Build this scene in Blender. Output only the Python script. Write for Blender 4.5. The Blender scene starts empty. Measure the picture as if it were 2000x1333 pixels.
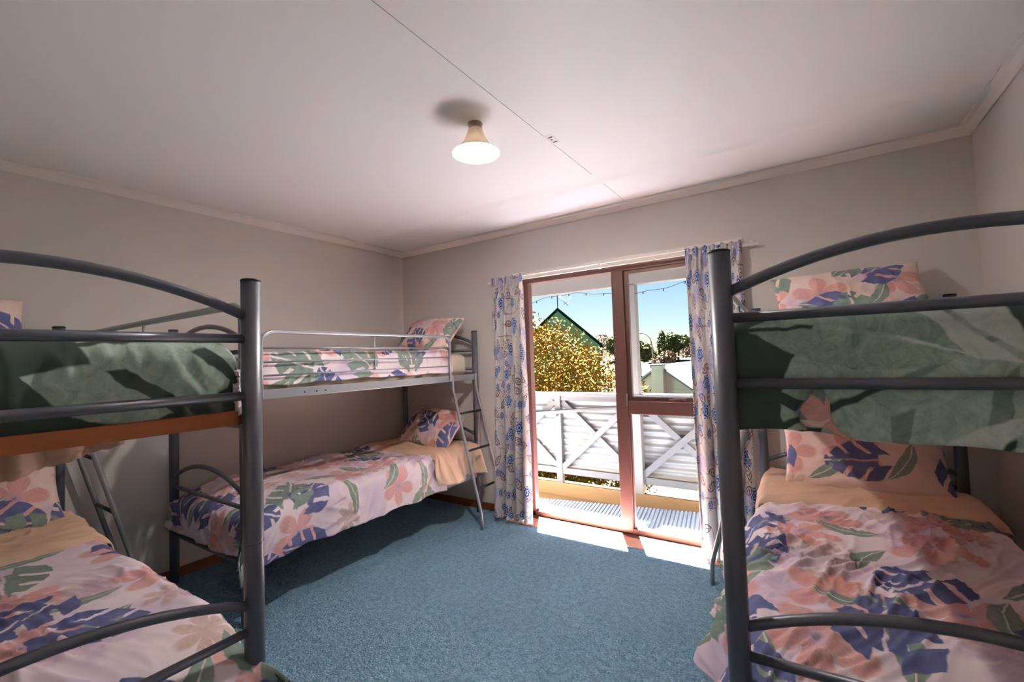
import bpy, bmesh, math, random
import numpy as np
from mathutils import Vector, Matrix

C = bpy.context.scene.collection
PI = math.pi
random.seed(7)

# ------------------------------------------------------------------ camera
CAM = Vector((3.3831, -3.1381, 1.3084))
yaw, pitch, roll = math.radians(-33.6196), math.radians(2.1572), math.radians(-1.9354)
fw = Vector((math.sin(yaw) * math.cos(pitch), math.cos(yaw) * math.cos(pitch), math.sin(pitch)))
rt = Vector((math.cos(yaw), -math.sin(yaw), 0)); up = rt.cross(fw)
r2 = rt * math.cos(roll) + up * math.sin(roll); u2 = up * math.cos(roll) - rt * math.sin(roll)
cam_d = bpy.data.cameras.new('camera'); cam = bpy.data.objects.new('camera', cam_d); C.objects.link(cam)
cam.matrix_world = Matrix(((r2.x, u2.x, -fw.x, CAM.x), (r2.y, u2.y, -fw.y, CAM.y), (r2.z, u2.z, -fw.z, CAM.z), (0, 0, 0, 1)))
cam_d.sensor_fit = 'HORIZONTAL'; cam_d.sensor_width = 36; cam_d.lens = 875.16 * 36 / 2000
cam_d.clip_start = 0.02; cam_d.clip_end = 500
bpy.context.scene.camera = cam

# ------------------------------------------------------------------ sky, sun, exposure
SUN_DIR = Vector((.230, -.435, -.870)).normalized()      # direction the light travels
SKY_STRENGTH = 0.050; SUN_STRENGTH = 172.0; LAMP_STRENGTH = 560.0
vs = bpy.context.scene.view_settings
vs.view_transform = 'Standard'; vs.look = 'None'; vs.gamma = 1.0; vs.use_curve_mapping = False
vs.exposure = 1.45
world = bpy.data.worlds.new('world'); bpy.context.scene.world = world; world.use_nodes = True
wn = world.node_tree; bg = wn.nodes['Background']
sky = wn.nodes.new('ShaderNodeTexSky'); sky.sky_type = 'NISHITA'; sky.sun_disc = False
sky.sun_elevation = math.asin(-SUN_DIR.z); sky.sun_rotation = math.atan2(-SUN_DIR.x, -SUN_DIR.y)
sky.air_density = 1.0; sky.dust_density = 0.2; sky.ozone_density = 3.0
wn.links.new(sky.outputs[0], bg.inputs[0]); bg.inputs[1].default_value = SKY_STRENGTH
sl = bpy.data.lights.new('sun', 'SUN'); sl.energy = SUN_STRENGTH; sl.angle = math.radians(0.6); sl.color = (1, .985, .96)
so = bpy.data.objects.new('sun', sl); C.objects.link(so); so.location = (0, 6, 9)
so.rotation_euler = SUN_DIR.to_track_quat('-Z', 'Y').to_euler()

# ------------------------------------------------------------------ node expression helper
class NX:
    """wraps a float socket so that arithmetic builds Math nodes"""
    def __init__(s, nt, v): s.nt = nt; s.v = v
    def _m(s, op, *a, clamp=False):
        n = s.nt.nodes.new('ShaderNodeMath'); n.operation = op; n.use_clamp = clamp
        for i, q in enumerate((s,) + a):
            q = q.v if isinstance(q, NX) else q
            if isinstance(q, (int, float)): n.inputs[i].default_value = q
            else: s.nt.links.new(q, n.inputs[i])
        return NX(s.nt, n.outputs[0])
    def __add__(s, o): return s._m('ADD', o)
    def __sub__(s, o): return s._m('SUBTRACT', o)
    def __mul__(s, o): return s._m('MULTIPLY', o)
    def __truediv__(s, o): return s._m('DIVIDE', o)
    __radd__ = __add__; __rmul__ = __mul__
    def __rsub__(s, o): return (s * -1) + o
    def sin(s): return s._m('SINE')
    def cos(s): return s._m('COSINE')
    def abs(s): return s._m('ABSOLUTE')
    def sqrt(s): return s._m('SQRT')
    def pow(s, e): return s._m('POWER', e)
    def max(s, o): return s._m('MAXIMUM', o)
    def min(s, o): return s._m('MINIMUM', o)
    def gt(s, o): return s._m('GREATER_THAN', o)
    def atan2(s, o): return s._m('ARCTAN2', o)
    def sm(s, w): return s._m('MULTIPLY', 1.0 / w, clamp=True)      # soft step at 0 over width w

class MB:
    """material builder"""
    def __init__(s, name, rough=.6, spec=.3, metal=0.0):
        m = bpy.data.materials.new(name); m.use_nodes = True; s.m = m; s.nt = m.node_tree
        s.b = s.nt.nodes['Principled BSDF']
        s.b.inputs['Roughness'].default_value = rough; s.b.inputs['Specular IOR Level'].default_value = spec
        s.b.inputs['Metallic'].default_value = metal
    def coord(s, kind='Object', scale=(1, 1, 1), off=(0, 0, 0)):
        t = s.nt.nodes.new('ShaderNodeTexCoord'); mp = s.nt.nodes.new('ShaderNodeMapping')
        mp.inputs['Scale'].default_value = scale; mp.inputs['Location'].default_value = off
        s.nt.links.new(t.outputs[kind], mp.inputs[0]); return mp.outputs[0]
    def noise(s, vec, scale, detail=3, rough=.55, out='Fac', dist=0.0):
        n = s.nt.nodes.new('ShaderNodeTexNoise'); n.inputs['Scale'].default_value = scale; n.inputs['Detail'].default_value = detail
        n.inputs['Roughness'].default_value = rough; n.inputs['Distortion'].default_value = dist
        s.nt.links.new(vec, n.inputs['Vector']); return NX(s.nt, n.outputs[0]) if out == 'Fac' else n.outputs[1]
    def mix(s, fac, a, b):
        n = s.nt.nodes.new('ShaderNodeMix'); n.data_type = 'RGBA'
        for q, i in ((fac, 0), (a, 6), (b, 7)):
            q = q.v if isinstance(q, NX) else q
            if isinstance(q, (int, float)): n.inputs[i].default_value = q
            elif isinstance(q, tuple): n.inputs[i].default_value = (*q, 1)
            else: s.nt.links.new(q, n.inputs[i])
        return n.outputs[2]
    def color(s, c):
        if isinstance(c, tuple): s.b.inputs['Base Color'].default_value = (*c, 1)
        else: s.nt.links.new(c, s.b.inputs['Base Color'])
        return s
    def bump(s, h, strength=.3, dist=.01):
        n = s.nt.nodes.new('ShaderNodeBump'); n.inputs['Strength'].default_value = strength; n.inputs['Distance'].default_value = dist
        s.nt.links.new(h.v if isinstance(h, NX) else h, n.inputs['Height']); s.nt.links.new(n.outputs[0], s.b.inputs['Normal']); return s

def lin(r, g, b):
    f = lambda c: (c / 255 / 12.92) if c <= 10 else ((c / 255 + .055) / 1.055) ** 2.4
    return (f(r), f(g), f(b))

def cell_layer(mb, uv, scale, off, rnd=.6, wob=.05):
    """scatter: returns local x, y (cell units, randomly turned) and three random numbers per cell"""
    nt = mb.nt
    mp = nt.nodes.new('ShaderNodeMapping'); mp.inputs['Scale'].default_value = (scale, scale, 1); mp.inputs['Location'].default_value = (*off, 0)
    nt.links.new(uv, mp.inputs[0])
    vo = nt.nodes.new('ShaderNodeTexVoronoi'); vo.voronoi_dimensions = '2D'; vo.feature = 'F1'
    vo.inputs['Scale'].default_value = 1; vo.inputs['Randomness'].default_value = rnd
    nt.links.new(mp.outputs[0], vo.inputs['Vector'])
    sub = nt.nodes.new('ShaderNodeVectorMath'); sub.operation = 'SUBTRACT'
    nt.links.new(mp.outputs[0], sub.inputs[0]); nt.links.new(vo.outputs['Position'], sub.inputs[1])
    sp = nt.nodes.new('ShaderNodeSeparateXYZ'); nt.links.new(sub.outputs[0], sp.inputs[0])
    sc = nt.nodes.new('ShaderNodeSeparateColor'); nt.links.new(vo.outputs['Color'], sc.inputs[0])
    R, G, B = (NX(nt, sc.outputs[i]) for i in range(3))
    x0, y0 = NX(nt, sp.outputs[0]), NX(nt, sp.outputs[1])
    if wob:
        n = mb.noise(mp.outputs[0], 6, 2); x0 = x0 + (n - .5) * wob
        n2 = mb.noise(mp.outputs[0], 7.3, 2); y0 = y0 + (n2 - .5) * wob
    a = R * (2 * PI); ca, sa = a.cos(), a.sin()
    return x0 * ca + y0 * sa, y0 * ca - x0 * sa, R, G, B, mp.outputs[0]

def sh_flower(x, y, rad, n=5, core=.45):
    r = (x * x + y * y).sqrt(); th = y.atan2(x)
    edge = ((th * (n / 2)).cos().abs().pow(.55) * (1 - core) + core) * rad
    return edge - r, r, th
def sh_leaf(x, y, l, w):
    t = x / l
    return (1 - t * t) * w - y.abs()
def sh_monstera(x, y, rad, k=10.5):
    """leaf with slanted slits on both sides of a pale midrib; broad at the stem end"""
    t = x / rad; ay = y.abs()
    hw = (1 - t * t).max(0).pow(.55) * (.74 - t * .20) * rad
    notch = (x + rad * .62).max(0)                      # heart-shaped stem end
    slit = ((x - ay * .75) * (k / rad) + 1.0).sin() - .80
    cut = (slit * rad * .2).min(ay - hw * .34)
    mid = (rad * .018 - ay).min(notch + rad * .1)
    heart = (rad * .16 - ay).min((x + rad * .60) * -1)
    return (hw - ay).min(cut * -1).min(mid * -1).min(heart * -1)

def floral(name, dens=1.0, base=((236, 222, 226), (222, 206, 226)), dark=1.0):
    mb = MB(name, .85, .15)
    uv = mb.coord('UV')
    n0 = mb.noise(uv, 3.2, 4); n1 = mb.noise(uv, 9, 5, .65)
    col = mb.mix(((n0 - .42) * 4).sm(1), lin(*base[0]), lin(*base[1]))
    col = mb.mix(((n1 - .52) * 3).sm(1) * .5, col, lin(240, 222, 220))
    # tan sprays
    x, y, R, G, B, v = cell_layer(mb, uv, 2.6 * dens, (3.1, 7.7))
    m = sh_flower(x, y, .30, 7, .25)[0].sm(.05)
    st = mb.noise(v, 14, 4, .7)
    col = mb.mix(m * (st * 1.2) * B.gt(.35), col, lin(196, 160, 148))
    # lavender wash flowers
    x, y, R, G, B, v = cell_layer(mb, uv, 2.2 * dens, (11.3, 2.9))
    m = sh_flower(x, y, .36, 6, .3)[0].sm(.10)
    st = mb.noise(v, 10, 4, .7)
    col = mb.mix(m * ((st - .2) * 1.8).sm(1) * .85, col, lin(196, 165, 205))
    # peach hibiscus
    x, y, R, G, B, v = cell_layer(mb, uv, 2.35 * dens, (5.7, 1.3), .55)
    s, r, th = sh_flower(x, y, .41, 5, .22)
    st = ((th * 34).sin() * .12 + mb.noise(v, 12, 4, .7))
    pc = mb.mix(((st - .35) * 2.2).sm(1), lin(200, 118, 106), lin(228, 164, 154))
    pc = mb.mix((.10 - r).sm(.08), pc, lin(172, 128, 176))
    pc = mb.mix((.035 - r).sm(.02), pc, lin(92, 100, 92))
    col = mb.mix(s.sm(.05) * ((st + .05) * 1.6).sm(1) * .76 * G.gt(.15), col, pc)
    # long green leaves
    x, y, R, G, B, v = cell_layer(mb, uv, 2.7 * dens, (1.9, 4.3), .6)
    yb = y + (x * x) * .5 - .03
    s = sh_leaf(x, yb, .42, .115)
    vein = (.008 - yb.abs()).gt(0)
    gc = mb.mix(mb.noise(v, 11, 3), lin(112, 130, 120), lin(158, 172, 162))
    gc = mb.mix(vein, gc, lin(214, 206, 200))
    col = mb.mix(s.sm(.012) * G.gt(.25), col, gc)
    # navy and green monstera
    for off, c0, c1, sc, th_ in (((8.2, 6.1), (76, 80, 122), (116, 122, 168), 2.2, .2), ((2.4, 9.6), (106, 124, 116), (152, 168, 158), 2.0, .5)):
        x, y, R, G, B, v = cell_layer(mb, uv, sc * dens, off, .55, .07)
        s = sh_monstera(x, y, .40)
        mc = mb.mix(mb.noise(v, 8, 3), lin(*c0), lin(*c1))
        col = mb.mix(s.sm(.012) * G.gt(th_), col, mc)
    mb.color(col)
    w = mb.noise(uv, 420, 1); mb.bump(w, .08, .002)
    return mb.m

def green_leaf(name):
    mb = MB(name, .85, .15); uv = mb.coord('UV')
    streak = mb.noise(mb.coord('UV', (1, 1, 1)), 26, 5, .7, dist=1.5)
    col = mb.mix(mb.noise(uv, 5, 3), lin(60, 73, 66), lin(84, 98, 90))
    for off, sc, kind, c0, c1, th in (((1.2, 3.4), 2.0, 'l', (110, 134, 122), (153, 172, 158), .05), ((5.2, 8.4), 1.7, 'm', (144, 168, 156), (206, 223, 208), .1),
                                      ((9.1, 2.2), 1.9, 'l', (187, 206, 189), (238, 238, 238), .25), ((4.4, 5.9), 2.4, 'l', (124, 151, 136), (192, 208, 192), .4)):
        x, y, R, G, B, v = cell_layer(mb, uv, sc, off, .6, .06)
        if kind == 'm': s = sh_monstera(x, y, .47, 9.5)
        else:
            s = sh_leaf(x, y + x * x * .3, .47, .2); s = s.min((y + x * x * .3).abs() - .006)
        lc = mb.mix(((streak - .3) * 2).sm(1), lin(*c0), lin(*c1))
        col = mb.mix(s.sm(.01) * G.gt(th), col, lc)
    mb.color(col); mb.bump(mb.noise(uv, 420, 1), .08, .002)
    return mb.m

def curtain_print(name):
    mb = MB(name, .85, .15); uv = mb.coord('UV')
    n0 = mb.noise(uv, 4, 3)
    col = mb.mix(n0, lin(214, 204, 198), lin(196, 188, 190))
    # vines
    vn = mb.noise(uv, 5.5, 0); line = (.010 - (vn - .5).abs()).sm(.004)
    vn2 = mb.noise(mb.coord('UV', (1, 1, 1), (7, 3, 0)), 7, 0); line2 = (.009 - (vn2 - .46).abs()).sm(.004)
    col = mb.mix(line.max(line2) * .8, col, lin(132, 104, 104))
    # lavender lace flowers
    x, y, R, G, B, v = cell_layer(mb, uv, 4.6, (3.3, 1.7), .7, .02)
    s, r, th = sh_flower(x, y, .34, 8, .72)
    ring = ((r * 60).sin() * .5 + .5) * .55 + .35
    col = mb.mix(s.sm(.02) * ring * G.gt(.45), col, lin(158, 152, 196))
    # leaves with veins
    for off, c, th_ in (((7.1, 4.2), (110, 72, 76), .3), ((2.6, 8.8), (84, 58, 62), .6)):
        x, y, R, G, B, v = cell_layer(mb, uv, 5.2, off, .7, .02)
        s = sh_leaf(x, y, .30, .13)
        rim = (.022 - s.abs()).sm(.008); veins = ((x * 46 + y.abs() * 30).sin() - .2).sm(.3) * s.sm(.01); mid = (.012 - y.abs()).sm(.006) * s.sm(.01)
        col = mb.mix(rim.max(veins * .75).max(mid) * G.gt(th_), col, lin(*c))
    # blue ringed flowers
    for off, sc, rad, th_ in (((1.1, 6.4), 4.6, .24, .3), ((6.6, 2.1), 7.0, .24, .45)):
        x, y, R, G, B, v = cell_layer(mb, uv, sc, off, .75, .02)
        s, r, th = sh_flower(x, y, rad, 7, .78)
        ring = ((r * 62 + (th * 7).sin() * 1.1).sin() + .45).sm(.4)
        bc = mb.mix(ring, lin(176, 188, 214), lin(44, 60, 112))
        col = mb.mix(s.sm(.015) * G.gt(th_), col, bc)
    mb.color(col); mb.bump(mb.noise(uv, 380, 1), .08, .002)
    return mb.m

def plain(name, c, rough=.6, spec=.3, metal=0, var=.0, vs_=8, bump=0, bs=80, bd=.004, coord='Object'):
    mb = MB(name, rough, spec, metal); v = mb.coord(coord)
    c = lin(*c)
    if var:
        n = mb.noise(v, vs_, 4); col = mb.mix(n, tuple(q * (1 - var) for q in c), tuple(min(1, q * (1 + var)) for q in c)); mb.color(col)
    else: mb.color(c)
    if bump: mb.bump(mb.noise(v, bs, 3), bump, bd)
    return mb.m

def wood(name, c0, c1, axis=(1, 12, 12), rough=.45, spec=.35):
    mb = MB(name, rough, spec); v = mb.coord('Object', axis)
    n = mb.noise(v, 5, 5, .65, dist=.8); mb.color(mb.mix(n, lin(*c0), lin(*c1))); mb.bump(n, .1, .002); return mb.m

M = {}
M['wall'] = plain('wall_paint', (214, 206, 200), .55, .3, var=.03, vs_=3, bump=.06, bs=140, bd=.002)
M['ceiling'] = plain('ceiling_paint', (238, 233, 230), .45, .35, var=.025, vs_=2.0, bump=.08, bs=3, bd=.02)
M['cornice'] = plain('cornice_paint', (232, 222, 214), .4, .4, var=.01)
def carpet():
    mb = MB('carpet_loop', .95, .1); v = mb.coord('Object')
    n = mb.noise(v, 130, 2, .7); n2 = mb.noise(v, 34, 3, .7); n3 = mb.noise(v, 1.4, 2)
    vo = mb.nt.nodes.new('ShaderNodeTexVoronoi'); vo.inputs['Scale'].default_value = 95; mb.nt.links.new(v, vo.inputs['Vector'])
    d = NX(mb.nt, vo.outputs['Distance'])
    col = mb.mix(((n * .7 + n2 * .5) - .38).sm(.45), lin(84, 134, 166), lin(182, 218, 238))
    col = mb.mix((n3 - .3).sm(.6) * .3, col, lin(64, 110, 142))
    mb.color(col); mb.bump(d * -1 + n * .6, .9, .012); return mb.m
M['carpet'] = carpet()
M['skirting'] = wood('skirting_timber', (108, 62, 36), (150, 92, 54))
M['tile'] = plain('terracotta_tile', (222, 168, 146), .25, .5, var=.06, vs_=9)
M['grout'] = plain('tile_grout', (176, 140, 124), .8)
M['steel'] = plain('grey_powder_coated_steel', (98, 99, 108), .38, .5, metal=.35, var=.04, vs_=30)
M['silver'] = plain('silver_powder_coated_steel', (150, 153, 158), .34, .5, metal=.45, var=.03, vs_=30)
M['cap'] = plain('dark_plastic_cap', (40, 38, 40), .5)
M['slat'] = wood('orange_pine_slat', (150, 84, 44), (186, 112, 64), (10, 1, 10))
M['mattress'] = plain('cream_mattress_fabric', (214, 200, 180), .9, .1, var=.04, vs_=12)
M['floral'] = floral('floral_print_cotton', 1.22)
M['floral_pillow'] = floral('floral_print_pillowcase', 1.3, ((232, 204, 192), (230, 204, 204)))
M['green'] = green_leaf('green_leaf_print_cotton')
M['peach'] = plain('peach_cotton_sheet', (216, 182, 158), .85, .15, var=.05, vs_=6, coord='UV')
M['curtain'] = curtain_print('curtain_print')
M['lining'] = plain('curtain_lining', (176, 168, 166), .85, .1)
M['bronze'] = plain('brown_aluminium', (96, 62, 56), .4, .5, metal=.2, var=.05, vs_=20)
M['offwhite'] = plain('offwhite_gloss_paint', (228, 220, 212), .4, .4)
M['chrome'] = plain('dull_chrome', (170, 168, 164), .3, .5, metal=.9)
gm = bpy.data.materials.new('window_glass'); gm.use_nodes = True
nt = gm.node_tree; nt.nodes.clear()
o_ = nt.nodes.new('ShaderNodeOutputMaterial'); mx = nt.nodes.new('ShaderNodeMixShader'); tr = nt.nodes.new('ShaderNodeBsdfTransparent'); gl = nt.nodes.new('ShaderNodeBsdfGlossy')
fr = nt.nodes.new('ShaderNodeLayerWeight'); fr.inputs[0].default_value = .12; gl.inputs['Roughness'].default_value = .02; tr.inputs[0].default_value = (.95, .97, .97, 1)
nt.links.new(fr.outputs['Facing'], mx.inputs[0]); nt.links.new(tr.outputs[0], mx.inputs[1]); nt.links.new(gl.outputs[0], mx.inputs[2]); nt.links.new(mx.outputs[0], o_.inputs[0])
M['glass'] = gm
M['fence'] = plain('grey_fence_paint', (80, 77, 78), .6, .3, var=.06, vs_=9)
M['iron'] = plain('weathered_corrugated_iron', (108, 106, 105), .5, .4, metal=.1, var=.1, vs_=5)
M['pine'] = wood('weathered_pine_beam', (92, 68, 42), (120, 94, 64), (1, 9, 9), .6, .2)
M['mat'] = plain('ribbed_grey_decking', (150, 162, 180), .55, .3, var=.06, vs_=12)
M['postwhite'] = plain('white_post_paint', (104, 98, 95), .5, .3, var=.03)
M['wire'] = plain('black_wire', (40, 40, 44), .5)
M['grass'] = plain('grass_ground', (30, 30, 24), .9, .1, var=.4, vs_=.6)
M['roofwhite'] = plain('pale_metal_roof', (90, 92, 96), .5, .3, var=.03)
M['stucco'] = plain('grey_weatherboard', (166, 150, 150), .7, .2, var=.04)
M['wallgreen'] = plain('green_painted_wall', (84, 128, 104), .7, .2)
M['roofgreen'] = plain('green_metal_roof', (17, 30, 23), 1.0, .0, var=.05)
M['bark'] = plain('grey_bark', (92, 76, 62), .9, .1, var=.3, vs_=14)
M['brown'] = plain('dark_brown_frame', (104, 82, 68), .6)
M['ceramic'] = plain('white_ceramic_holder', (226, 206, 170), .35, .5)
M['brass'] = plain('brown_metal_gallery', (168, 142, 122), .4, .5, metal=.4)
def leafmat(name, cols, trans=.25):
    mb = MB(name, .9, .02); g = mb.nt.nodes.new('ShaderNodeNewGeometry'); rp = mb.nt.nodes.new('ShaderNodeValToRGB')
    e = rp.color_ramp.elements
    while len(e) < len(cols): e.new(.5)
    for i, c in enumerate(cols): e[i].position = i / (len(cols) - 1); e[i].color = (*lin(*c), 1)
    mb.nt.links.new(g.outputs['Random Per Island'], rp.inputs[0]); mb.color(rp.outputs[0])
    return mb.m
M['autumn'] = leafmat('autumn_leaves', [(48, 53, 13), (79, 73, 18), (93, 73, 23), (102, 57, 14), (79, 63, 40), (62, 68, 14)])
M['oliveleaf'] = leafmat('olive_leaves', [(41, 48, 28), (66, 66, 41), (49, 56, 36)])
M['pinkleaf'] = leafmat('dry_pinkish_foliage', [(80, 64, 55), (96, 80, 69), (68, 57, 45)])
M['orangeleaf'] = leafmat('orange_leaves', [(96, 26, 12), (84, 20, 10), (104, 36, 20)])
# lamp materials
def emit(name, c, s):
    m = bpy.data.materials.new(name); m.use_nodes = True; b = m.node_tree.nodes['Principled BSDF']
    b.inputs['Emission Color'].default_value = (*c, 1); b.inputs['Emission Strength'].default_value = s; return m
M['bulb'] = emit('glowing_bulb', (1, .94, .86), LAMP_STRENGTH)
sm_ = bpy.data.materials.new('frosted_cream_glass'); sm_.use_nodes = True
nt = sm_.node_tree; nt.nodes.clear()
o_ = nt.nodes.new('ShaderNodeOutputMaterial'); mx = nt.nodes.new('ShaderNodeMixShader'); df = nt.nodes.new('ShaderNodeBsdfDiffuse'); tl = nt.nodes.new('ShaderNodeBsdfTranslucent')
df.inputs[0].default_value = (.85, .78, .68, 1); tl.inputs[0].default_value = (.85, .74, .58, 1); mx.inputs[0].default_value = .03
nt.links.new(df.outputs[0], mx.inputs[1]); nt.links.new(tl.outputs[0], mx.inputs[2]); nt.links.new(mx.outputs[0], o_.inputs[0])
M['shade'] = sm_

# ------------------------------------------------------------------ mesh helpers
def link(name, me, mat, parent=None, smooth=False):
    o = bpy.data.objects.new(name, me); C.objects.link(o)
    if mat is not None and not me.materials:
        for q in (mat if isinstance(mat, (list, tuple)) else [mat]): me.materials.append(q)
    if smooth: me.polygons.foreach_set('use_smooth', [True] * len(me.polygons))
    if parent: o.parent = parent
    return o
def from_bm(name, bm, mat, parent=None, smooth=False):
    bmesh.ops.recalc_face_normals(bm, faces=bm.faces)
    me = bpy.data.meshes.new(name); bm.to_mesh(me); bm.free(); return link(name, me, mat, parent, smooth)
def bm_box(bm, lo, hi, bev=0, rot=None):
    lo, hi = Vector(lo), Vector(hi); c = (lo + hi) / 2; s = hi - lo
    mt = Matrix.Translation(c) @ (rot.to_4x4() if rot else Matrix.Identity(4)) @ Matrix.Diagonal((*s, 1))
    r = bmesh.ops.create_cube(bm, size=1, matrix=mt)
    if bev:
        es = list({e for v in r['verts'] for e in v.link_edges})
        bmesh.ops.bevel(bm, geom=es, offset=bev, segments=2, affect='EDGES', profile=.5)
def box(name, lo, hi, mat, parent=None, bev=0, rot=None):
    bm = bmesh.new(); bm_box(bm, lo, hi, bev, rot); return from_bm(name, bm, mat, parent)
def bm_tube(bm, pts, r, seg=12, cap=True):
    pts = [Vector(p) for p in pts]; rings = []; n = len(pts); prev = None
    for i, p in enumerate(pts):
        t = ((pts[min(i + 1, n - 1)] - p).normalized() + (p - pts[max(i - 1, 0)]).normalized()).normalized()
        if prev is None:
            a = Vector((0, 0, 1)) if abs(t.z) < .9 else Vector((1, 0, 0)); x = t.cross(a).normalized()
        else: x = (prev - t * prev.dot(t)).normalized()
        prev = x; y = t.cross(x); rr = r[i] if isinstance(r, (list, tuple)) else r
        rings.append([bm.verts.new(p + (x * math.cos(2 * PI * k / seg) + y * math.sin(2 * PI * k / seg)) * rr) for k in range(seg)])
    for a, b in zip(rings, rings[1:]):
        for k in range(seg): bm.faces.new((a[k], a[(k + 1) % seg], b[(k + 1) % seg], b[k])).smooth = True
    if cap: bm.faces.new(rings[0][::-1]); bm.faces.new(rings[-1])
def tube(name, pts, r, mat, parent=None, seg=12):
    bm = bmesh.new(); bm_tube(bm, pts, r, seg); return from_bm(name, bm, mat, parent)
def lathe(name, prof, mat, parent=None, seg=40, loc=(0, 0, 0), closed=False):
    bm = bmesh.new(); L = Vector(loc)
    rings = [[bm.verts.new(L + Vector((r * math.cos(2 * PI * k / seg), r * math.sin(2 * PI * k / seg), z))) for k in range(seg)] for r, z in prof]
    for a, b in zip(rings, rings[1:]):
        for k in range(seg): bm.faces.new((a[k], a[(k + 1) % seg], b[(k + 1) % seg], b[k])).smooth = True
    if closed: bm.faces.new(rings[0][::-1]); bm.faces.new(rings[-1])
    return from_bm(name, bm, mat, parent)
def empty(name, loc=(0, 0, 0), rz=0):
    o = bpy.data.objects.new(name, None); C.objects.link(o); o.location = loc; o.rotation_euler = (0, 0, rz); o.empty_display_size = .1; return o
def tag(o, label=None, cat=None, group=None, kind=None):
    for k, v in (('label', label), ('category', cat), ('group', group), ('kind', kind)):
        if v: o[k] = v
    return o
def struct(o): o['kind'] = 'structure'; return o

# numpy gradient noise
_rs = np.random.RandomState(3); _perm = np.concatenate([_rs.permutation(256)] * 2); _ang = _rs.rand(256) * 2 * PI
def pnoise(x, y, seed=0):
    x = np.asarray(x, float) + seed * 17.31; y = np.asarray(y, float) + seed * 9.77
    xi = np.floor(x).astype(int); yi = np.floor(y).astype(int); xf = x - xi; yf = y - yi
    f = lambda t: t * t * t * (t * (t * 6 - 15) + 10)
    def g(ix, iy, dx, dy):
        a = _ang[_perm[(_perm[ix & 255] + iy) & 255]]; return np.cos(a) * dx + np.sin(a) * dy
    u, v = f(xf), f(yf)
    a = g(xi, yi, xf, yf) * (1 - u) + g(xi + 1, yi, xf - 1, yf) * u
    b = g(xi, yi + 1, xf, yf - 1) * (1 - u) + g(xi + 1, yi + 1, xf - 1, yf - 1) * u
    return (a * (1 - v) + b * v) * 1.5
def grid_mesh(name, P, UV, mat, parent=None):
    """P (n,m,3), UV (n,m,2) -> smooth quad sheet"""
    n, m = P.shape[:2]; idx = np.arange(n * m).reshape(n, m)
    q = np.stack([idx[:-1, :-1], idx[1:, :-1], idx[1:, 1:], idx[:-1, 1:]], -1).reshape(-1, 4)
    me = bpy.data.meshes.new(name); me.from_pydata(P.reshape(-1, 3).tolist(), [], q.tolist())
    uvl = me.uv_layers.new(name='UVMap'); fl = q.reshape(-1); uvl.data.foreach_set('uv', UV.reshape(-1, 2)[fl].reshape(-1))
    return link(name, me, mat, parent, True)

# ------------------------------------------------------------------ room shell
W, D, H = 4.109, 3.62, 2.40
OX0, OX1, OZ1 = 1.40, 3.00, 1.985          # door opening in the far wall
def wall_boxes(name, boxes, mat):
    bm = bmesh.new()
    for lo, hi in boxes: bm_box(bm, lo, hi)
    return struct(from_bm(name, bm, mat))
floor = struct(box('floor', (0, -D, -.1), (W, -.152, 0), M['carpet']))
wall_boxes('wall_back', [((-.12, 0, -.1), (OX0, .12, H)), ((OX1, 0, -.1), (W + .12, .12, H)), ((OX0, 0, OZ1), (OX1, .12, H))], M['wall'])
struct(box('wall_left', (-.12, -D, -.1), (0, 0, H), M['wall']))
struct(box('wall_right', (W, -D, -.1), (W + .12, 0, H), M['wall']))
struct(box('wall_front', (-.12, -D - .12, -.1), (W + .12, -D, H), M['wall']))
# ceiling in sheets with an open joint and a shallow ridge parallel to the far wall
ceil = bpy.data.objects.new('ceiling', None)
def ceiling():
    jx, jy = 2.335, -.54
    o = box('ceiling', (-.12, -D - .12, H + .012), (W + .12, .12, H + .1), M['ceiling']); struct(o)
    g = .0015
    for x0, x1 in ((0, jx - g), (jx + g, W)):
        for y0, y1 in ((-D, 0),):
            p = box('ceiling_panel', (x0, y0, H), (x1, y1, H + .012), M['ceiling'], o)
    b = bmesh.new()      # ridge, a low rounded swelling
    n = 10
    prof = [(-.09 + .18 * i / n, H - .013 * math.sin(PI * i / n) ** 2) for i in range(n + 1)]
    v0 = [b.verts.new((.05, jy + p, z)) for p, z in prof]; v1 = [b.verts.new((W - .05, jy + p, z)) for p, z in prof]
    for i in range(n): b.faces.new((v0[i], v1[i], v1[i + 1], v0[i + 1]))
    r = from_bm('ceiling_ridge', b, M['ceiling'], o, True)
    # painter's label stuck on the joint
    t = box('joint_label', (2.335, -1.215, H - .0012), (2.375, -1.115, H), M['offwhite'], o)
    for k, (yy, ww) in enumerate(((-1.135, .022), (-1.165, .012), (-1.19, .024))):
        box('pencil_mark', (2.344, yy - .004, H - .0022), (2.344 + ww, yy + .004, H - .0012), M['cap'], t)
    return o
bpy.data.objects.remove(ceil); ceiling()
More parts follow.
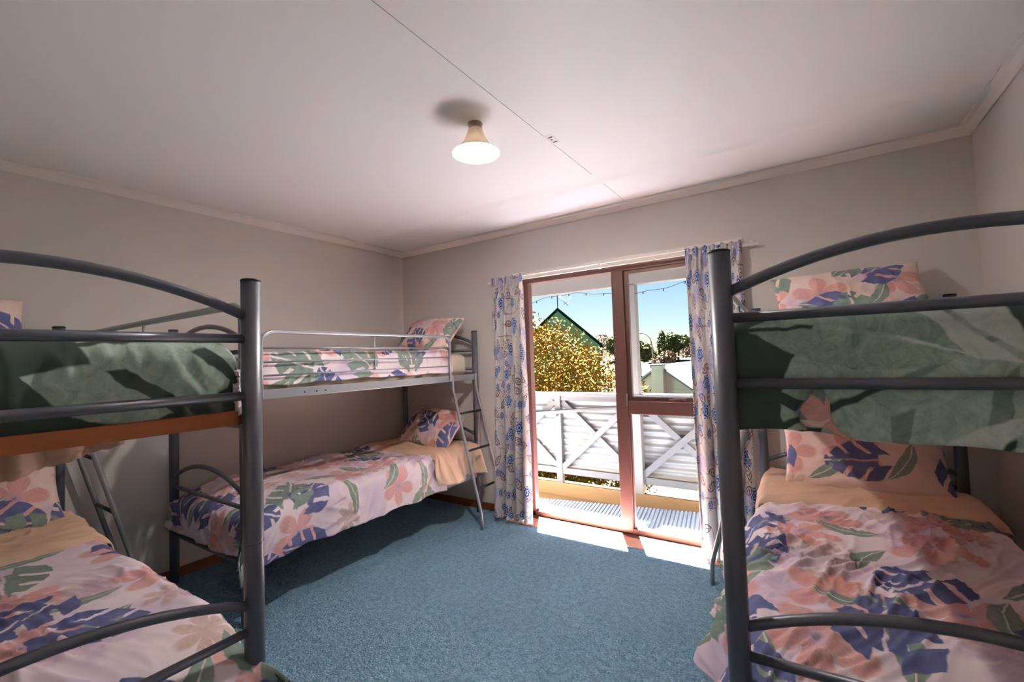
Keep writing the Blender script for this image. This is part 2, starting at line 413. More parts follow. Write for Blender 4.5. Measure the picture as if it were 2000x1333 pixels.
# cornices
def cornice(name, a, b, inward):
    a, b, n = Vector(a), Vector(b), Vector(inward)
    prof = [(0, 2.352), (.006, 2.349), (.010, 2.353), (.014, 2.362), (.030, 2.383), (.040, 2.388), (.046, 2.391), (.046, 2.4), (0, 2.4)]
    bm = bmesh.new(); ra = [bm.verts.new(a + n * p + Vector((0, 0, z))) for p, z in prof]; rb = [bm.verts.new(b + n * p + Vector((0, 0, z))) for p, z in prof]
    for i in range(len(prof)): bm.faces.new((ra[i], ra[(i + 1) % len(prof)], rb[(i + 1) % len(prof)], rb[i]))
    bm.faces.new(ra[::-1]); bm.faces.new(rb); return struct(from_bm(name, bm, M['cornice']))
cornice('trim_1', (0, -D, 0), (0, 0, 0), (1, 0, 0)); cornice('trim_2', (0, 0, 0), (W, 0, 0), (0, -1, 0))
cornice('trim_3', (W, -D, 0), (W, 0, 0), (-1, 0, 0)); cornice('trim_4', (0, -D, 0), (W, -D, 0), (0, 1, 0))
# skirting boards
struct(box('baseboard_left', (0, -D, 0), (.014, 0, .062), M['skirting'], bev=.003))
struct(box('baseboard_back', (.014, -.014, 0), (1.33, 0, .062), M['skirting'], bev=.003))
struct(box('baseboard_right', (W - .014, -D, 0), (W, 0, .062), M['skirting'], bev=.003))
# terracotta threshold: bed + tiles
sill = struct(box('floor_threshold', (1.28, -.152, -.1), (3.10, .0, -.004), M['grout']))
struct(box('floor_side', (0, -.152, -.1), (1.28, 0, 0), M['carpet'])); struct(box('floor_side', (3.10, -.152, -.1), (W, 0, 0), M['carpet']))
tx = [1.28, 1.60, 1.90, 2.20, 2.50, 2.80, 3.10]
for a, b in zip(tx, tx[1:]):
    box('tile', (a + .0025, -.150, -.006), (b - .0025, -.001, .006), M['tile'], sill, bev=.002)
# panelled door behind the viewer
d2 = struct(empty('door_2', (1.1, -D, 0)))
box('door_leaf', (-.4, .0, .01), (.4, .03, 2.0), M['offwhite'], d2, bev=.004)
box('door_frame', (-.46, 0, 0), (-.4, .04, 2.06), M['offwhite'], d2); box('door_frame', (.4, 0, 0), (.46, .04, 2.06), M['offwhite'], d2); box('door_frame', (-.46, 0, 2.0), (.46, .04, 2.06), M['offwhite'], d2)

# ------------------------------------------------------------------ sliding door and window joinery
d1 = struct(empty('door_1', (0, 0, 0)))
FY0, FY1 = .045, .105
box('sill', (OX0, .0, -.02), (OX1, .12, .012), M['bronze'], d1)
box('bottom_track', (OX0, FY0, .012), (OX1, FY1, .05), M['bronze'], d1, bev=.003)
box('head', (OX0, FY0 - .01, 1.922), (OX1, FY1, 1.985), M['bronze'], d1, bev=.003)
box('jamb', (OX0, FY0, 0), (OX0 + .045, FY1, 1.95), M['bronze'], d1, bev=.003); box('jamb', (OX1 - .045, FY0, 0), (OX1, FY1, 1.95), M['bronze'], d1, bev=.003)
box('mullion', (2.172, FY0 - .005, .03), (2.262, FY1 + .01, 1.93), M['bronze'], d1, bev=.004)
box('mid_rail', (2.262, FY0, .872), (OX1 - .045, FY1, .968), M['bronze'], d1, bev=.004)
w1 = struct(empty('window_1', (0, 0, 0)))
sx0, sx1, sz0, sz1 = 2.264, OX1 - .047, .970, 1.920
for lo, hi in (((sx0, .06, sz0), (sx0 + .026, .095, sz1)), ((sx1 - .026, .06, sz0), (sx1, .095, sz1)), ((sx0 + .026, .06, sz0), (sx1 - .026, .095, sz0 + .026)), ((sx0 + .026, .06, sz1 - .026), (sx1 - .026, .095, sz1))):
    box('sash_frame', lo, hi, M['bronze'], w1, bev=.002)
box('pane', (sx0 + .026, .075, sz0 + .026), (sx1 - .026, .079, sz1 - .026), M['glass'], w1)
lt = box('latch', (2.55, .045, .972), (2.63, .062, .988), M['bronze'], w1, bev=.003); box('latch_lever', (2.585, .03, .984), (2.67, .046, .996), M['bronze'], lt, bev=.003)
st = box('stay', (2.250, .036, .93), (2.262, .046, 1.02), M['chrome'], w1, bev=.002)
box('lower_pane', (2.262, .075, .05), (OX1 - .045, .079, .872), M['glass'], d1)
for lo, hi in (((2.255, .06, .05), (2.270, .095, .872)),): box('glazing_bead', lo, hi, M['bronze'], d1)
# pale architrave above and curtain track
struct(box('trim_5', (1.34, -.018, 1.985), (3.06, .0, 2.012), M['offwhite'], bev=.003))
struct(box('trim_6', (OX0, .0, 1.972), (OX1, FY0 - .012, 1.985), M['offwhite']))
trk = empty('curtain_track', (1.1, -.042, 1.955)); tag(trk, 'slim white curtain track above the sliding door', 'curtain track')
box('rail', (0, -.01, -.008), (2.05, .01, .008), M['offwhite'], trk, bev=.002)
for x in (.03, 1.0, 2.0): box('bracket', (x, .01, -.006), (x + .02, .042, .03), M['offwhite'], trk)

# curtains
def curtain(name, label, xs_top, xs_bot, yt, yb, ztop, zbot, pleats, amp, seed, lean=0):
    n, m = 150, 130; t = np.linspace(0, 1, n)[:, None] * np.ones((1, m)); s = np.linspace(0, 1, m)[None] * np.ones((n, 1))
    x = (xs_top[0] * (1 - t) + xs_bot[0] * t) + ((xs_top[1] - xs_top[0]) * (1 - t) + (xs_bot[1] - xs_bot[0]) * t) * s
    y0 = yt + (yb - yt) * t ** 1.3
    sw = s + .035 * pnoise(s * 4, t * 1.2, seed)
    a = amp * (.55 + .6 * t) * (1 + .35 * pnoise(s * 3, t * 1.0, seed + 5))
    yy = y0 + a * np.sin(2 * PI * pleats * sw + .6 * pnoise(t * 1.5, s * 2, seed + 2)) + .01 * pnoise(s * 9, t * 6, seed + 3)
    head = np.clip(1 - t / .045, 0, 1); yy = yy * (1 - .5 * head) + (y0 + .018 * np.sin(2 * PI * pleats * 3.3 * s)) * .5 * head
    pinch = np.exp(-((t - .055) / .02) ** 2); yy = yy + .012 * pinch * np.sin(2 * PI * pleats * 3.3 * s + 1)
    x = x + .012 * np.cos(2 * PI * pleats * sw) * t + lean * t * t
    z = ztop + (zbot - ztop) * t + .010 * np.abs(np.sin(s * PI * 16)) * (t > .98) + .006 * np.sin(s * 40) * (t < .02)
    wid = 1.15
    UV = np.stack([s * wid + seed, (1 - t) * (ztop - zbot)], -1)
    o = grid_mesh(name, np.stack([x, yy, z], -1), UV, [M['curtain'], M['lining']])
    md = o.modifiers.new('thick', 'SOLIDIFY'); md.thickness = .004; md.offset = -1; md.material_offset = 0
    tag(o, label, 'curtain', 'curtains of the sliding door'); return o
curtain('curtain', 'floral curtain hanging beside the ladder of the bunk in the corner', (1.165, 1.465), (1.175, 1.545), -.08, -.185, 1.985, .035, 4, .034, 1)
curtain('curtain', 'floral curtain hanging between the glazed window sash and the bunk with hanging green quilt', (2.728, 3.06), (2.730, 3.06), -.062, -.058, 1.985, .015, 4, .024, 2)

# ------------------------------------------------------------------ ceiling lamp
lp = empty('ceiling_lamp', (2.14, -1.515, H)); tag(lp, 'ceiling lamp with cream conical glass shade and glowing bulb', 'lamp')
lathe('ceiling_rose', [(0, -.0), (.034, -.0), (.034, -.008), (.029, -.012), (.029, -.018), (.033, -.023), (.031, -.030), (0, -.030)], M['brass'], lp, 32)
sh = lathe('shade', [(.034, -.030), (.038, -.045), (.050, -.075), (.068, -.105), (.092, -.128), (.112, -.140), (.113, -.143), (.109, -.141), (.090, -.130), (.066, -.107), (.047, -.076), (.035, -.046), (.031, -.030)], M['shade'], lp, 48)
lathe('bulb_holder', [(0, -.036), (.019, -.036), (.019, -.082), (0, -.082)], M['ceramic'], lp, 24)
lathe('bulb', [(0, -.082), (.014, -.084), (.020, -.094), (.029, -.108), (.030, -.118), (.026, -.132), (.016, -.142), (0, -.145)], M['bulb'], lp, 24)

# ------------------------------------------------------------------ bunk beds
PR, TR = .0255, .0125
def arc_pts(u, v0, v1, z0, zm, n=18):
    return [(u, v0 + (v1 - v0) * i / n, z0 + (zm - z0) * (1 - (2 * i / n - 1) ** 2)) for i in range(n + 1)]
def bunk(label, loc, rz, L, Wd, side, board=.036):
    """local x runs from head to foot, y across; side=+1: ladder on the y=Wd side, -1: on the y=0 side"""
    b = empty('bunk_bed', loc, rz); tag(b, label, 'bunk bed', 'grey metal bunk beds')
    for u in (0, L):
        for v in (0, Wd):
            p = tube('post', [(u, v, 0), (u, v, 1.553)], PR, M['steel'], b, 24)
            lathe('post_cap', [(0, 1.556), (.0225, 1.556), (.0262, 1.5535), (.0262, 1.549), (.0256, 1.549)], M['cap'], p, 24, (u, v, 0))
            for zj in (.30, .82): lathe('post_joint', [(.0255, zj), (.0263, zj + .001), (.0263, zj + .005), (.0255, zj + .006)], M['steel'], p, 24, (u, v, 0))
        a = PR * .8
        tube('end_arch', arc_pts(u, a, Wd - a, 1.452, 1.543), .0135, M['steel'], b)
        tube('end_rail', [(u, a, 1.387), (u, Wd - a, 1.387)], .0125, M['steel'], b); tube('end_rail', [(u, a, 1.228), (u, Wd - a, 1.228)], .0125, M['steel'], b)
        tube('end_arch', arc_pts(u, a, Wd - a, .655, .748), .0125, M['steel'], b); tube('end_rail', [(u, a, .586), (u, Wd - a, .586)], .0115, M['steel'], b)
        tube('end_rail', [(u, a, .30), (u, Wd - a, .30)], .0125, M['steel'], b)
    for v in (0, Wd):
        for z0, z1 in ((1.132, 1.182), (.300, .350)):
            s = box('side_rail', (PR, v - .008, z0), (L - PR, v + .008, z1), M['silver'], b, bev=.002)
            if z0 > 1:
                for uu in (L * .76, L * .79, L * .83):
                    o = lathe('bolt', [(0, .0105), (.004, .0105), (.005, .008)], M['cap'], s, 10); o.rotation_euler = (PI / 2 * (-1 if v else 1), 0, 0); o.location = (uu, v, (z0 + z1) / 2 - .004)
                for uu in (.0, L): box('corner_bracket', (uu - .03 if uu else .022, v - .012, z0 - .012), (uu - .022 if uu else .03, v + .012, z1 + .02), M['steel'], s)
    for z0, nsl in ((1.152, 11), (.320, 11)):
        me = None
        for k in range(nsl):
            x = .07 + (L - .14) * k / (nsl - 1)
            if me is None:
                bm = bmesh.new(); bm_box(bm, (-.035, .012, 0), (.035, Wd - .012, .020)); o = from_bm('slat', bm, M['slat'], b); me = o.data
            else: o = link('slat', me, None, b)
            o.location = (x, 0, z0)
        # timber edge board that closes the foot end of the base
        box('end_board', (L - board, .03, z0 - .004), (L - board + .02, Wd - .03, z0 + .034), M['slat'], b)
    # guard rail and ladder on the open side
    vo = Wd + .018 if side > 0 else -.018; s_ = 1 if side > 0 else -1
    ua, ub, zt, r = .345, L - .075, 1.494, .07
    pts = [(ua, vo, 1.14), (ua, vo, zt - r)] + [(ua + r - r * math.cos(t * PI / 12), vo, zt - r + r * math.sin(t * PI / 12)) for t in range(1, 7)]
    pts += [(ub - r + r * math.sin(t * PI / 12), vo, zt - r + r * math.cos(t * PI / 12)) for t in range(0, 7)] + [(ub, vo, 1.14)]
    g = tube('guard_rail', pts, .0115, M['silver'], b)
    for z in (1.405, 1.330, 1.258): tube('guard_bar', [(ua, vo, z), (ub, vo, z)], .0055, M['silver'], g, 8)
    tube('guard_strut', [((ua + ub) / 2, vo, zt), ((ua + ub) / 2, vo, 1.258)], .0055, M['silver'], g, 8)
    ld = bpy.data.objects.new('ladder', None); C.objects.link(ld); ld.parent = b
    def lp_(u, z):
        if z > 1.07: return (u, vo, z)
        t = (1.07 - z) / 1.07; return (u, vo + s_ * .255 * min(1, t / .90), z)
    for u in (.022, .320):
        tube('ladder_rail', [lp_(u, z) for z in (1.185, 1.12, 1.07, 1.03, .9, .6, .3, .17, .12, .06, .0)], .0125, M['silver'], ld)
    for z in (.875, .585, .295): tube('rung', [lp_(.022, z), lp_(.320, z)], .009, M['cap'], ld, 10)
    return b

BEDS = {}
def bed(key, label, loc, rz, L, Wd, side, board=.036):
    BEDS[key] = (loc, rz, L, Wd, side); return bunk(label, loc, rz, L, Wd, side, board)
bed('FL', 'grey metal bunk bed in the room corner with floral bedding on both tiers', (.07, -.07, 0), -PI / 2, 1.91, .88, 1)
bed('NL', 'grey metal bunk bed with green leaf quilt and orange timber base edge, head against wall', (.07, -3.373, 0), 0, 2.0, .88, 1)
bed('R', 'grey metal bunk bed with ladder next to the curtain, green quilt hanging over foot', (3.12, -.075, 0), -PI / 2 + math.radians(2.65), 1.865, .86, -1, .075)
def place(o, key, z=0):
    loc, rz = BEDS[key][:2]; o.location = (loc[0], loc[1], z); o.rotation_euler = (0, 0, rz); return o

def mattress(key, z0, z1, label):
    L, Wd = BEDS[key][2:4]; bm = bmesh.new(); bm_box(bm, (.045, .05, 0), (L - .085, Wd - .05, z1 - z0), .045)
    o = from_bm('mattress', bm, M['mattress'], None, True); place(o, key, z0); tag(o, label, 'mattress', 'cream mattresses'); return o
for k, d in (('FL', 'the corner bunk'), ('NL', 'the bunk with orange timber edge'), ('R', 'the bunk with hanging green quilt')):
    mattress(k, 1.173, 1.355, 'cream mattress on the upper tier of ' + d); mattress(k, .341, .510, 'cream mattress on the lower tier of ' + d)

def prof(b, lo, hi, r):
    pos = b.copy(); drop = np.zeros_like(b); q = r * PI / 2
    for sgn, edge in ((1, hi), (-1, lo)):
        t = sgn * (b - edge) + r
        m = (t > 0) & (t <= q); pos[m] = edge - sgn * r + sgn * r * np.sin(t[m] / r); drop[m] = r * (1 - np.cos(t[m] / r))
        m = t > q; pos[m] = edge; drop[m] = r + (t[m] - q)
    return pos, drop
def drape(name, key, label, cat, group, mats, ztop, u0, u1, df, v0, v1, d0, d1, seed, r=.05, flare=.15, corner=.35, wr=.015, wdir=.6, hem=.02, uvo=(0, 0), skew=0, thick=.010, res=(190, 130), fold_k=9, matoff=1, head_drop=0, dip=0):
    n, m = res
    a = np.linspace(u0 - head_drop, u1 + df, n)[:, None] * np.ones((1, m)); b = np.linspace(v0 - d0, v1 + d1, m)[None] * np.ones((n, 1))
    if skew: a = a + skew * (1 - (a - u0) / (u1 + df - u0)) * ((b - v0) / (v1 - v0) - .5)
    hemn = 1 + hem * 6 * pnoise(b * 5, a * 0 + 3, seed)
    ax, dx = prof(a, u0 - 9 if not head_drop else u0, u1, r); by, dy = prof(b, v0, v1, r)
    dx = dx * (1 + .5 * hem * 6 * pnoise(b * 4.2, a * 0, seed + 1)); dy = dy * (1 + .5 * hem * 6 * pnoise(a * 4.2, b * 0 + 7, seed + 2))
    drop = (dx ** 4 + dy ** 4) ** .25; z = ztop - drop
    sx = np.where(a > u1 - r, 1., np.where(a < u0, -1., 0)); sy = np.where(b > v1 - r, 1., np.where(b < v0 + r, -1., 0))
    rx = 1 + .9 * np.sin(b * fold_k * 2.3 + 2.5 * pnoise(b * 3, a * 1.2, seed + 4)); ry = 1 + .9 * np.sin(a * fold_k * 2.1 + 2.5 * pnoise(a * 3, b * 1.2, seed + 6))
    fl = flare * np.where(sy > 0, min(1, d1 / .15), np.where(sy < 0, min(1, d0 / .15), 1.))
    x = ax + sx * flare * dx * rx * .6 + sx * corner * np.minimum(dx, dy); y = by + sy * fl * dy * ry * .6 + sy * corner * (fl / max(flare, 1e-6)) * np.minimum(dx, dy)
    # wrinkles: ridged noise stretched along wdir, plus soft puffing
    wa = a * math.cos(wdir) + b * math.sin(wdir); wb = -a * math.sin(wdir) + b * math.cos(wdir)
    warp = .10 * pnoise(a * 3, b * 3, seed + 8)
    rid = (1 - np.abs(pnoise(wa * 2.0, (wb + warp) * 12, seed + 9)) * 2).clip(0, 1) ** 2.5 + .55 * (1 - np.abs(pnoise(wa * 3.5, (wb + .6 * warp) * 24, seed + 19)) * 2).clip(0, 1) ** 2.5
    rid2 = (1 - np.abs(pnoise(wa * 5 + warp * 9, (wb + warp) * 7, seed + 12)) * 2).clip(0, 1) ** 3
    patch = (.5 + .9 * pnoise(a * 2.4, b * 2.4, seed + 10)).clip(.1, 1.2)
    disp = wr * (rid * patch + .7 * rid2 * patch) + .012 * (.5 + pnoise(a * 3.2, b * 3.2, seed + 11)).clip(0, 1.2)
    topw = np.clip(1 - drop / .06, 0, 1)
    f_ = np.clip((a - (u1 - .30)) / .30, 0, 1); z = z + disp * topw - dip * f_ * f_ * (3 - 2 * f_)
    x = x + sx * disp * (1 - topw); y = y + sy * disp * (1 - topw) * np.where(fl > 0, fl / max(flare, 1e-6), 1.)
    UV = np.stack([a + uvo[0], b + uvo[1]], -1)
    o = grid_mesh(name, np.stack([x, y, z], -1), UV, mats)
    md = o.modifiers.new('thick', 'SOLIDIFY'); md.thickness = thick; md.offset = -1; md.material_offset = matoff; md.material_offset_rim = 0
    place(o, key); tag(o, label, cat, group); return o
FG = [M['floral'], M['green']]; GF = [M['green'], M['floral']]
GQ = 'reversible leaf-print quilts'
# corner bunk
drape('quilt', 'FL', 'floral quilt on the lower tier of the corner bunk, sides hanging', 'quilt', GQ, FG, .572, .42, 1.92, .16, .01, .90, .02, .24, 1, flare=.10, corner=.25, uvo=(0, 0), skew=.05, dip=.05)
drape('sheet', 'FL', 'peach folded sheet on the lower tier of the corner bunk', 'sheet', 'peach sheets', [M['peach'], M['peach']], .592, .12, .56, .02, .015, .915, .02, .20, 2, flare=.45, corner=.1, wr=.012, wdir=1.4, uvo=(3, 1), skew=-.12, thick=.004, res=(80, 110), matoff=0)
drape('quilt', 'FL', 'floral quilt on the upper tier of the corner bunk behind guard rail', 'quilt', GQ, FG, 1.382, .30, 1.85, .06, .02, .868, .02, .155, 3, r=.045, flare=.0, corner=.05, wr=.009, uvo=(5, 2.3), wdir=1.2)
# bunk with the orange timber edge
drape('quilt', 'NL', 'floral quilt on the lower tier below the orange timber edge', 'quilt', GQ, FG, .580, .55, 2.03, .24, .01, .885, .2, .22, 4, flare=.14, corner=.45, wr=.026, wdir=.35, uvo=(7.3, 5.1), skew=.1, hem=.03, res=(300, 210), dip=.065)
drape('sheet', 'NL', 'peach folded sheet on the lower tier below the orange timber edge', 'sheet', 'peach sheets', [M['peach'], M['peach']], .605, .16, .74, .02, .01, .89, .02, .08, 5, flare=.2, corner=.1, wr=.02, wdir=1.2, uvo=(6, 4), thick=.004, res=(110, 140), matoff=0)
drape('quilt', 'NL', 'dark green leaf-print quilt above the orange timber edge', 'quilt', GQ, GF, 1.388, .30, 1.945, .19, .025, .858, .17, .17, 6, r=.065, flare=.0, corner=.02, wr=.012, wdir=0.2, uvo=(2.2, 9.4), res=(240, 160))
# bunk by the right wall
drape('quilt', 'R', 'floral quilt on the lower tier beneath the hanging green quilt', 'quilt', GQ, FG, .582, .50, 1.90, .26, -.005, .825, .31, .02, 8, flare=.42, corner=.45, wr=.028, wdir=-.55, uvo=(9.6, 1.2), skew=-.35, hem=.03, res=(300, 220), dip=.07)
drape('sheet', 'R', 'peach folded sheet on the lower tier beneath the hanging green quilt', 'sheet', 'peach sheets', [M['peach'], M['peach']], .604, .12, .58, .02, -.005, .85, .12, .02, 9, flare=.15, corner=.1, wr=.016, wdir=1.7, uvo=(1, 8), skew=.28, thick=.004, res=(110, 140), matoff=0)
drape('quilt', 'R', 'green leaf-print quilt hanging over the foot of its bunk', 'quilt', GQ, GF, 1.388, .30, 1.832, .262, .015, .845, .20, .05, 10, r=.055, flare=.05, corner=.02, wr=.010, wdir=.9, uvo=(4.7, 6.6), res=(240, 160), hem=.035)
def turned_corner():
    q = [o for o in C.objects if o.name.startswith('quilt')][-1]
    n, m = 24, 14; t = np.linspace(0, 1, n)[:, None] * np.ones((1, m)); s = np.linspace(-1, 1, m)[None] * np.ones((n, 1))
    v = .165 + .035 * t + s * (.004 + .038 * t) + .012 * np.sin(t * 6) ; z = 1.238 - .108 * t - .012 * s * t - .01 * np.abs(s) * t
    u = 1.853 + .012 * np.cos(s * 1.5) * (.4 + t) + .006 * np.sin(t * 11 + s * 3)
    f = grid_mesh('turned_back_corner', np.stack([u, v, z], -1), np.stack([v * 1.3 + 9.4, z * 1.2 + .3], -1), [M['floral_pillow']], q)
    md = f.modifiers.new('thick', 'SOLIDIFY'); md.thickness = .004
    f['label'] = 'pink floral underside turned outwards'
turned_corner()
# peach sheet sagging below the base of the timber-edged bunk
def sagging_sheet():
    n, m = 90, 60; t = np.linspace(0, 1, n)[:, None] * np.ones((1, m)); s = np.linspace(0, 1, m)[None] * np.ones((n, 1))
    v = .05 + .67 * t; u = 1.53 + .30 * s * 0 + 0.02 * np.sin(t * 40)
    depth = .05 + .068 * np.clip(1 - t ** 4, 0, 1) * (1 - .08 * np.sin(t * 9))
    z = 1.150 - (depth + .012) * s + .003 * np.sin(t * 150) * (s > .82)
    u = u + .012 * np.sin(t * 18 + s * 3) * s + .004 * np.sin(t * 150) * (s > .82)
    o = grid_mesh('sheet', np.stack([u, v, z], -1), np.stack([t, s * .2], -1), [M['peach']])
    md = o.modifiers.new('thick', 'SOLIDIFY'); md.thickness = .003
    place(o, 'NL'); tag(o, 'peach sheet edge hanging below the orange timber base', 'sheet', 'peach sheets')
sagging_sheet()

def pillow(key, label, u, v, z, w, h, t, lean, twist, seed, uvo, rz=0):
    n, m = 40, 56; a = np.linspace(-1, 1, m)[None] * np.ones((n, 1)); c = np.linspace(-1, 1, n)[:, None] * np.ones((1, m))
    puff = ((1 - np.abs(a) ** 3.2).clip(0) * (1 - np.abs(c) ** 3.0).clip(0)) ** .55
    pin = 1 - .055 * (1 - c ** 2) * np.abs(a) ** 4; pin2 = 1 - .07 * (1 - a ** 2) * np.abs(c) ** 4
    X = a * w / 2 * pin; Y = c * h / 2 * pin2
    wrk = .010 * (1 - np.abs(pnoise(a * 3.5, c * 2.2, seed)) * 2).clip(0, 1) ** 2 + .012 * pnoise(a * 1.6, c * 1.6, seed + 2)
    sl = .01 * pnoise(a * 1.2, c * 1.2, seed + 4)
    F = np.stack([X, Y, sl + t / 2 * puff + wrk * puff ** .5], -1); Bk = np.stack([X, Y, sl - t / 2 * puff], -1)[:, ::-1]
    P = np.concatenate([F, Bk], 1); uv = np.stack([a * w / 2 + uvo[0], c * h / 2 + uvo[1]], -1); UV = np.concatenate([uv, uv[:, ::-1] + 3.3], 1)
    o = grid_mesh('pillow', P, UV, [M['floral_pillow']])
    # weld the seam
    bm = bmesh.new(); bm.from_mesh(o.data); bmesh.ops.remove_doubles(bm, verts=bm.verts, dist=.0015); bmesh.ops.recalc_face_normals(bm, faces=bm.faces); bm.to_mesh(o.data); bm.free()
    # local axes: pillow X -> bed v, pillow Y -> up leaning to the head, normal -> foot
    cl, sl_ = math.cos(lean), math.sin(lean)
    ex = Vector((0, 1, 0)); ey = Vector((-sl_, 0, cl)); ez = ex.cross(ey)
    if ez.x < 0: ez = -ez
    Rm = Matrix((ex, ey, ez)).transposed()
    if Rm.determinant() < 0: Rm = Matrix((-ex, ey, ez)).transposed()
    loc, brz = BEDS[key][:2]
    mw = Matrix.Translation(loc) @ Matrix.Rotation(brz, 4, 'Z') @ Matrix.Translation((u, v, z)) @ Matrix.Rotation(rz, 4, 'Z') @ Rm.to_4x4() @ Matrix.Rotation(twist, 4, 'Z')
    o.matrix_world = mw; tag(o, label, 'pillow', 'floral pillows'); return o
rad = math.radians
pillow('FL', 'floral pillow leaning at the head of the corner bunk, upper tier', .175, .50, 1.525, .70, .40, .15, rad(38), rad(-4), 1, (1.1, 2.2), rad(-6))
pillow('FL', 'floral pillow leaning at the head of the corner bunk, lower tier', .20, .53, .725, .68, .40, .15, rad(40), rad(-3), 2, (4.2, 7.1), rad(-8))
pillow('NL', 'pale floral pillow on the upper tier above the orange timber edge', .17, .40, 1.515, .68, .36, .15, rad(30), 0, 3, (8.8, 3.3))
pillow('NL', 'pale floral pillow with big peach flower below the orange timber edge', .24, .50, .735, .70, .40, .16, rad(38), 0, 4, (5.7 + .55, 1.3))
pillow('R', 'floral pillow on the upper tier behind the hanging green quilt', .19, .43, 1.545, .66, .42, .14, rad(35), rad(3), 5, (2.6, 5.5), rad(4))
pillow('R', 'floral pillow on the lower tier beneath the hanging green quilt', .22, .44, .735, .68, .40, .15, rad(38), rad(-3), 6, (7.4, 9.2), rad(3))

# ------------------------------------------------------------------ balcony
FYY = 1.20; ZT = .917
struct(box('balcony_floor', (-2.2, .12, -.30), (5.2, 1.0, -.125), M['pine']))
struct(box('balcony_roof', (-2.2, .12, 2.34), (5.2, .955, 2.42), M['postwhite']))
def ribbed():
    bm = bmesh.new(); per, n = .034, 150; ang = rad(9)
    x0 = .2
    for k in range(n):
        xa = x0 + k * per - 2.2; xs = (xa, xa + per * .12, xa + per * .22, xa + per * .78, xa + per * .88)
        xs = xs + (xa + per,); zs = (-.112, -.112, -.102, -.102, -.112, -.112)
        A = [bm.verts.new((x, .13, z)) for x, z in zip(xs, zs)]; far = [.72 + .30 * ((x + .0) - .9) / 1.5 for x in xs]
        Bv = [bm.verts.new((x - (min(max(f, .30), 1.12) - .13) * math.tan(ang), min(max(f, .30), 1.12), z)) for x, f, z in zip(xs, far, zs)]
        for i in range(5): bm.faces.new((A[i], A[i + 1], Bv[i + 1], Bv[i]))
    o = from_bm('deck_mat', bm, M['mat']); tag(o, 'ribbed grey-blue deck mat outside the sliding door', 'mat'); return o
ribbed()
rl = empty('balcony_railing', (0, FYY, -.04)); rl_off = Vector((0, -FYY, .04))
tag(rl, 'grey balcony railing with crossed braces and corrugated iron backing', 'railing')
def rbox(name, lo, hi, mat, bev=.004, rot=None):
    o = box(name, Vector(lo) + rl_off, Vector(hi) + rl_off, mat, rl, bev, rot); return o
rbox('top_rail', (-2.2, FYY - .06, ZT - .035), (5.2, FYY + .06, ZT), M['fence'])
rbox('top_batten', (-2.2, FYY - .022, ZT - .085), (5.2, FYY + .01, ZT - .035), M['fence'])
rbox('bottom_rail', (-2.2, FYY - .03, .05), (5.2, FYY + .015, .118), M['fence'])
px = [-1.47, -.62, .23, 1.08, 1.93, 2.78, 3.63, 4.48]
for x in px:
    if abs(x - 1.93) > .01: rbox('baluster', (x - .036, FYY - .038, -.06), (x + .036, FYY + .012, ZT - .035), M['fence'])
for a, b_ in zip(px, px[1:]):
    for sgn in (1, -1):
        dx, dz = (b_ - a - .08), .70; ang = math.atan2(dz, dx) * sgn; ln = math.hypot(dx, dz)
        c = Vector(((a + b_) / 2, FYY - .008 - (.012 if sgn > 0 else -.012), .47))
        o = rbox('brace', c - Vector((ln / 2, .012, .030)), c + Vector((ln / 2, .012, .030)), M['fence'], .002, Matrix.Rotation(-ang, 3, 'Y'))
def iron():
    bm = bmesh.new(); n = 150; per = .070; z0, z1 = .075, .885; A = []; B = []
    for i in range(n + 1):
        z = z0 + (z1 - z0) * i / n; y = FYY + .042 + .010 * math.sin(2 * PI * z / per)
        A.append(bm.verts.new(Vector((-2.2, y, z)) + rl_off)); B.append(bm.verts.new(Vector((5.2, y, z)) + rl_off))
    for i in range(n): bm.faces.new((A[i], B[i], B[i + 1], A[i + 1]))
    return from_bm('corrugated_sheet', bm, M['iron'], rl, True)
iron()
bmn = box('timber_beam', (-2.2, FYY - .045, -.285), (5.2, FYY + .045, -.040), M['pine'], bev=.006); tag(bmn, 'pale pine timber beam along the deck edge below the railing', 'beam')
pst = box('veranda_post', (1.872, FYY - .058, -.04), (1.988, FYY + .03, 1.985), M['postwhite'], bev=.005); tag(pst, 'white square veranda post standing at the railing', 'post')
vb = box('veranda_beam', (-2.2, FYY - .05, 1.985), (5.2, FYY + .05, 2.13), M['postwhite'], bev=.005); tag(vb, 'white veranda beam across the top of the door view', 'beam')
hr = empty('handrail', (.1, FYY - .09, .6)); tag(hr, 'sloping grey handrail in front of the balcony railing', 'handrail')
tube('rail', [(0, 0, .015), (1.72, 0, .19)], .021, M['fence'], hr, 10)
for x in (.28, .98): box('rail_bracket', (x - .012, -.01, .02 + x * .1 - .05), (x + .012, .045, .02 + x * .1), M['chrome'], hr)
# fairy lights under the veranda beam
fl = empty('string_lights', (-.2, 1.14, 1.985)); tag(fl, 'string of small fairy lights under the white veranda beam', 'string lights')
wp = [(x, .01 * math.sin(x * 9), -.055 + .035 * math.cos(x * 4.3) + .008 * math.sin(x * 17)) for x in np.linspace(0, 3.4, 70)]
tube('wire', wp, .0028, M['wire'], fl, 6)
bme = None
for k in range(2, 69, 4):
    if bme is None:
        o = lathe('bulb', [(0, .0), (.005, -.002), (.007, -.012), (.004, -.022), (0, -.025)], M['wire'], fl, 8); bme = o.data
    else: o = link('bulb', bme, None, fl)
    o.location = wp[k]

